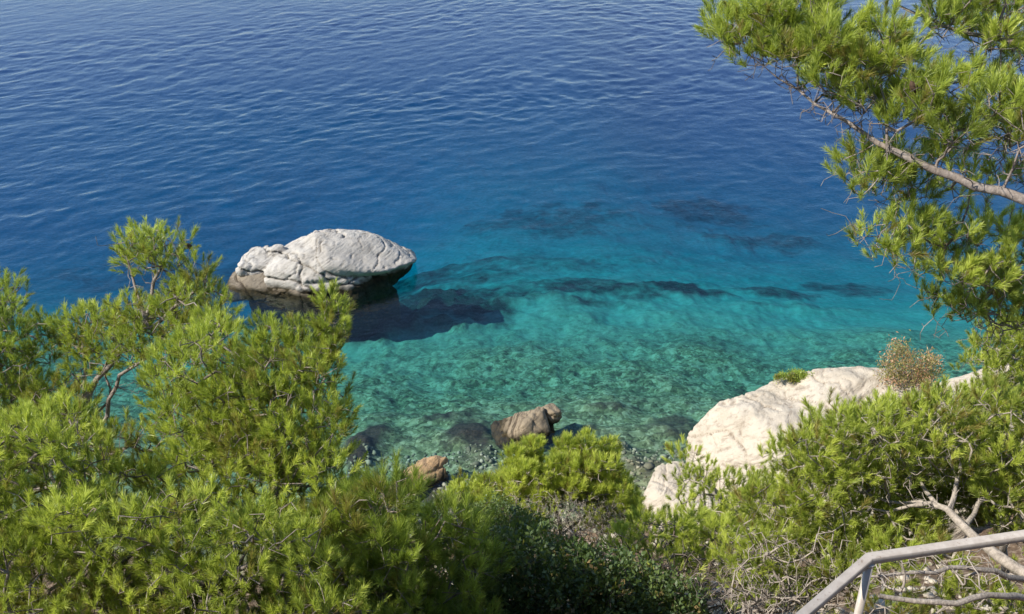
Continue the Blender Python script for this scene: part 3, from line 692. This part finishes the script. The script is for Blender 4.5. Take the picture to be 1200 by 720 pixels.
pine("young pine with dead lower twigs at the bottom edge beside the railing", (1.9, 6.6),
     [([pt(900, 800, 8.1), pt(890, 740, 8.3)], [.03, .015])],
     [([(860, 660), (940, 650), (1000, 660), (990, 690), (930, 700), (880, 705)], 8.6, 1.1, .30, 0)], 35, mat=PINE, per_clump=13, per=85, rad=.2, fine=500, bare=.3)
# 9 large right pine
pine("wide pine behind the railing with a pale bare trunk leaning left", (5.2, 5.2),
     [([pt(1330, 760, 6.8), pt(1250, 702, 7.0), pt(1190, 665, 7.2), pt(1140, 628, 7.5), pt(1110, 597, 7.7), pt(1078, 588, 7.9), pt(1040, 588, 8.1), pt(990, 572, 8.3), pt(950, 555, 8.5)], [.065, .050, .043, .036, .026, .017, .012, .008, .005]),
      ([pt(1112, 600, 7.7), pt(1122, 560, 7.9), pt(1112, 535, 8.0)], [.026, .016, .008]),
      ([pt(1098, 592, 7.8), pt(1075, 560, 8.0), pt(1045, 530, 8.2), pt(1010, 515, 8.4)], [.022, .016, .011, .006]),
      ([pt(1130, 620, 7.6), pt(1160, 570, 8.0), pt(1185, 540, 8.2)], [.024, .016, .008]), ([pt(1090, 590, 7.8), pt(1040, 600, 8.0), pt(985, 590, 8.2)], [.018, .011, .005]),
      ([pt(1230, 688, 7.0), pt(1150, 668, 6.6), pt(1060, 672, 6.4), pt(1000, 676, 6.4)], [.026, .018, .012, .006]),
      ([pt(1255, 706, 6.9), pt(1180, 699, 6.2), pt(1100, 706, 6.0), pt(1030, 698, 6.0)], [.030, .024, .019, .013])],
     [([(920, 538), (950, 515), (975, 495), (1010, 500), (1035, 482), (1065, 490), (1100, 470), (1130, 482), (1180, 470), (1280, 490), (1280, 580), (1190, 590), (1150, 560), (1060, 560), (1010, 570), (920, 555)], 8.6, 1.8, .265, 0),
      ([(895, 575), (930, 565), (1000, 590), (1060, 600), (1090, 640), (1010, 650), (920, 650), (890, 620)], 8.6, 1.5, .26, 0),
      ([(1130, 560), (1280, 560), (1280, 640), (1170, 640)], 8.4, 1.4, .36, 0), ([(1010, 548), (1150, 548), (1165, 605), (1030, 605)], 9.3, .9, .24, 0), ([(1000, 640), (1100, 650), (1200, 700), (1250, 760), (1050, 750), (980, 700)], 7.6, 1.2, .40, 0)], 36,
     mat=PINE_Y, twigs=[([(985, 500), (1110, 505), (1160, 560), (1100, 600), (1000, 590), (960, 545)], 8.0, .6, 260), ([(1000, 640), (1150, 640), (1200, 690), (1010, 690)], 6.6, .8, 110)], per_clump=17, per=76, rad=.23, nw=.0034, fine=520, bmat=BARK_PALE, bare=.12, base_r=.1, tint=(.42, .22), tipr=.003)
# 10 narrow pine behind it
pine("narrow upright pine at the right edge, rising behind the wide one", (6.2, 9.0),
     [([pt(1175, 620, 11.2), pt(1165, 520, 11.3), pt(1170, 440, 11.3), pt(1168, 400, 11.3)], [.05, .035, .02, .008])],
     [([(1145, 410), (1165, 388), (1200, 385), (1260, 400), (1260, 480), (1160, 480), (1145, 450)], 11.3, 1.3, .27, 0), ([(1150, 470), (1250, 470), (1250, 560), (1150, 520)], 11.4, 1.2, .33, 0)], 37, mat=PINE_Y, per_clump=14, per=76, rad=.22, up=1.0, fine=160, bmat=BARK_PALE, tint=(.4, .2), nw=.0038)
# 11 overhanging pine top right
pine("tall pine reaching in from the right edge with long limbs over the sea", (5.4, 4.3),
     [([pt(1560, 560, 6.3), pt(1480, 400, 6.2), pt(1400, 310, 6.1), pt(1300, 268, 6.1), pt(1200, 234, 6.2), pt(1120, 208, 6.4), pt(1050, 178, 6.5), pt(1010, 155, 6.6), pt(975, 133, 6.7), pt(935, 105, 6.9), pt(895, 78, 7.0)], [.12, .09, .06, .042, .034, .028, .022, .017, .012, .008, .004]),
      ([pt(1400, 310, 6.1), pt(1340, 120, 6.4), pt(1260, 60, 6.7), pt(1180, 48, 6.9), pt(1110, 32, 7.0), pt(1050, 5, 7.1)], [.06, .045, .030, .020, .013, .007]),
      ([pt(1300, 268, 6.1), pt(1280, 180, 6.3), pt(1215, 150, 6.5), pt(1140, 130, 6.6)], [.026, .020, .014, .008]),
      ([pt(1480, 400, 6.2), pt(1320, 370, 6.6), pt(1200, 318, 6.9), pt(1150, 285, 7.0), pt(1110, 258, 7.0), pt(1060, 235, 7.1)], [.05, .034, .020, .014, .010, .005]),
      ([pt(1480, 400, 6.2), pt(1380, 430, 6.9), pt(1260, 440, 7.3), pt(1190, 385, 7.4), pt(1150, 355, 7.4), pt(1100, 345, 7.5)], [.05, .034, .022, .015, .010, .005]),
      ([pt(1040, 178, 6.5), pt(1037, 120, 6.5), pt(1030, 95, 6.5), pt(1040, 65, 6.5)], [.012, .009, .007, .005]), ([pt(1037, 135, 6.5), pt(1015, 95, 6.5), pt(1000, 75, 6.5)], [.008, .006, .004])],
     [([(843, 36), (856, 24), (880, 18), (910, 36), (935, 60), (905, 72), (868, 62)], 7.0, .7, .20, 0), ([(885, 8), (940, -4), (962, 14), (985, 50), (960, 80), (925, 70)], 6.9, .8, .21, 0),
      ([(900, 60), (950, 50), (1010, 40), (1020, 80), (1010, 115), (950, 98)], 6.7, .8, .235, 0), ([(1030, 28), (1046, 28), (1052, 50), (1030, 55)], 6.5, .3, .14, 0), ([(1000, 75), (1050, 75), (1075, 120), (1060, 150), (1010, 130)], 6.8, .9, .24, 0),
      ([(1070, 105), (1110, 88), (1160, 95), (1230, 110), (1260, 170), (1180, 165), (1100, 160), (1080, 135)], 6.5, .9, .235, 0),
      ([(990, 190), (1015, 183), (1060, 190), (1080, 225), (1040, 235), (1000, 215)], 6.9, .7, .22, 0), ([(1100, 180), (1260, 190), (1260, 240), (1120, 225)], 6.9, .9, .36, 0),
      ([(1015, 280), (1030, 268), (1080, 262), (1120, 285), (1150, 305), (1170, 340), (1110, 325), (1040, 300)], 7.1, .8, .235, 0), ([(1140, 260), (1260, 280), (1260, 340), (1170, 340)], 7.2, 1.0, .31, 0),
      ([(1088, 352), (1108, 352), (1106, 366), (1092, 366)], 7.5, .2, .15, 0), ([(1115, 355), (1160, 345), (1200, 365), (1180, 380), (1125, 375)], 7.5, .6, .24, 0), ([(1190, 350), (1260, 350), (1260, 400), (1200, 395)], 7.4, .6, .28, 0),
      ([(1040, -30), (1110, -30), (1260, -30), (1280, 60), (1200, 70), (1140, 50), (1080, 20)], 7.2, 1.1, .24, 0)], 41,
     mat=PINE, per_clump=12, twigs=[([(915, 95), (960, 100), (1020, 115), (1060, 165), (1110, 185), (1110, 215), (1040, 190), (980, 155), (925, 120)], 6.7, .7, 260), ([(1030, 222), (1100, 225), (1200, 290), (1200, 330), (1120, 290)], 7.0, .6, 170), ([(1100, 140), (1220, 170), (1220, 240), (1120, 210)], 6.5, .8, 150), ([(1100, 360), (1200, 360), (1200, 400), (1130, 385)], 7.4, .5, 70), ([(1120, 20), (1220, 50), (1220, 90), (1130, 60)], 7.0, .6, 110)], per=84, rad=.165, nl=.064, fine=900, base_r=.15, bare=.15, cones=5, tint=(.55, .2), tipr=.0024, ex=.38, bf=.3)
# dead twiggy bushes and low scrub
def dead(label, base, polys, seed, **kw):
    a = dict(name="dead_bush", cat="dead bush", per_clump=34, per=30, rad=.26, bmat=BARK_PALE, base_r=.028, bare=.975, tipr=.0036, ex=.34, up=.9, flat=.9, bf=.12, nl=.06)
    a.update(kw); mat = a.pop('mat', PINE_Y); return pine(label, base, [], polys, seed, mat=mat, **a)
dead("leafless grey bush of tangled twigs below the bushy centre pine", (.75, 11.6), [([(600, 600), (640, 585), (720, 590), (735, 640), (700, 670), (610, 665)], 12.9, .9, .19, 0)], 61, per_clump=52, tipr=.0056)
dead("dry brown bush of bare twigs left of the railing corner", (2.0, 6.3), [([(880, 640), (990, 640), (985, 690), (930, 730), (870, 720)], 8.0, .8, .20, 0)], 62, tipr=.0030)
dead("dry twigs heaped along the bottom edge right of the dark shrub", (1.1, 7.6), [([(730, 680), (860, 670), (870, 730), (720, 740)], 9.6, .8, .22, 0)], 63, bmat=BARK_DARK, tipr=.0034)
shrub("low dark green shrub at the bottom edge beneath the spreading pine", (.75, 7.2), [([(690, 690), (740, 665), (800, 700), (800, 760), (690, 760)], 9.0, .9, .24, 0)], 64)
def on_rock(px, py):
    """point of the outcrop seen at (px, py) and its depth"""
    d = FWD + RT*(px-600)/F - UP*(py-360)/F; ln = np.linalg.norm(d)
    ok, hit, nn, fi = OUTCROP.ray_cast(Vector(CAM) - OUTCROP.location, Vector(d/ln))
    q = np.array(hit) + np.array(OUTCROP.location); return q, float((q - CAM) @ FWD)
# 12 plants on the outcrop
bpy.context.view_layer.update()
QA, DA = on_rock(1066, 452); QB, DB = on_rock(930, 446)
shrub("reddish tipped salt shrub on top of the outcrop", tuple(QA - [0, 0, .06]), [([(1035, 440), (1045, 410), (1056, 404), (1062, 425), (1090, 420), (1100, 440), (1085, 455), (1040, 452)], DA, .7, .24, 0)], 51, mat=RUSTY, kind='leaf', nl=.065, nw=.022, rad=.12, base_r=.018, per_clump=14, per=11, up=1.8, tint=(.5, .5), tuft_l=.18, bmat=BARK)
shrub("small green cushion plant growing on the crest of the outcrop", tuple(QB - [0, 0, .05]), [([(910, 444), (930, 437), (950, 441), (930, 448)], DB, .3, .12, 0)], 52, mat=PINE_D, rad=.07, per_clump=16, base_r=.012, per=12, nl=.05, nw=.018, tuft_l=.06)
print("TOTAL tufts", TOT)
#==END trees
#==STAGE: stones
# loose stones and pebbles along the shore and on the slope
def stones(name, label, n, area, size, mat, seed):
    rg = np.random.default_rng(seed); U, Fc = ico(1)
    Vs, Fs = [], []
    x = rg.uniform(area[0], area[1], n); y = rg.uniform(area[2], area[3], n)
    s_ = size*np.exp(rg.normal(size=n)*.45)
    for i in range(n):
        z = gz(x[i], y[i]); q = U*(s_[i]*rg.uniform(.6, 1.1, 3)*np.array([1, 1, .7])) * (1 + .16*rg.normal(size=(len(U), 1)))
        a = rg.uniform(0, 6.28); q = q @ np.array([[math.cos(a), -math.sin(a), 0], [math.sin(a), math.cos(a), 0], [0, 0, 1]])
        Vs.append(q + [x[i], y[i], z + s_[i]*.15]); Fs.append(Fc + len(U)*i)
    tag(mesh_obj(name, np.concatenate(Vs), np.concatenate(Fs), mat), label, kind="stuff")
m = M("pebbles"); isl_r = m.add("ShaderNodeNewGeometry").outputs["Random Per Island"]
PEB = m.pbr(m.mix(m.math('MULTIPLY', m.noise(m.pos(), 22, 4, .6), .8), m.ramp(isl_r, [(0, (.09, .09, .06)), (.4, (.21, .21, .14)), (.7, (.32, .31, .21)), (1, (.52, .49, .38))]), (.10, .10, .065)), .85)
stones("shore_pebbles", "loose pebbles and stones along the shore and in the shallows", 3600, (-8, 6, 15.2, 19.8), .038, PEB, 5)
stones("slope_rubble", "limestone rubble scattered over the slope", 900, (-3, 8, 6.5, 16), .07, ROCK_CREAM, 6)
#==END stones
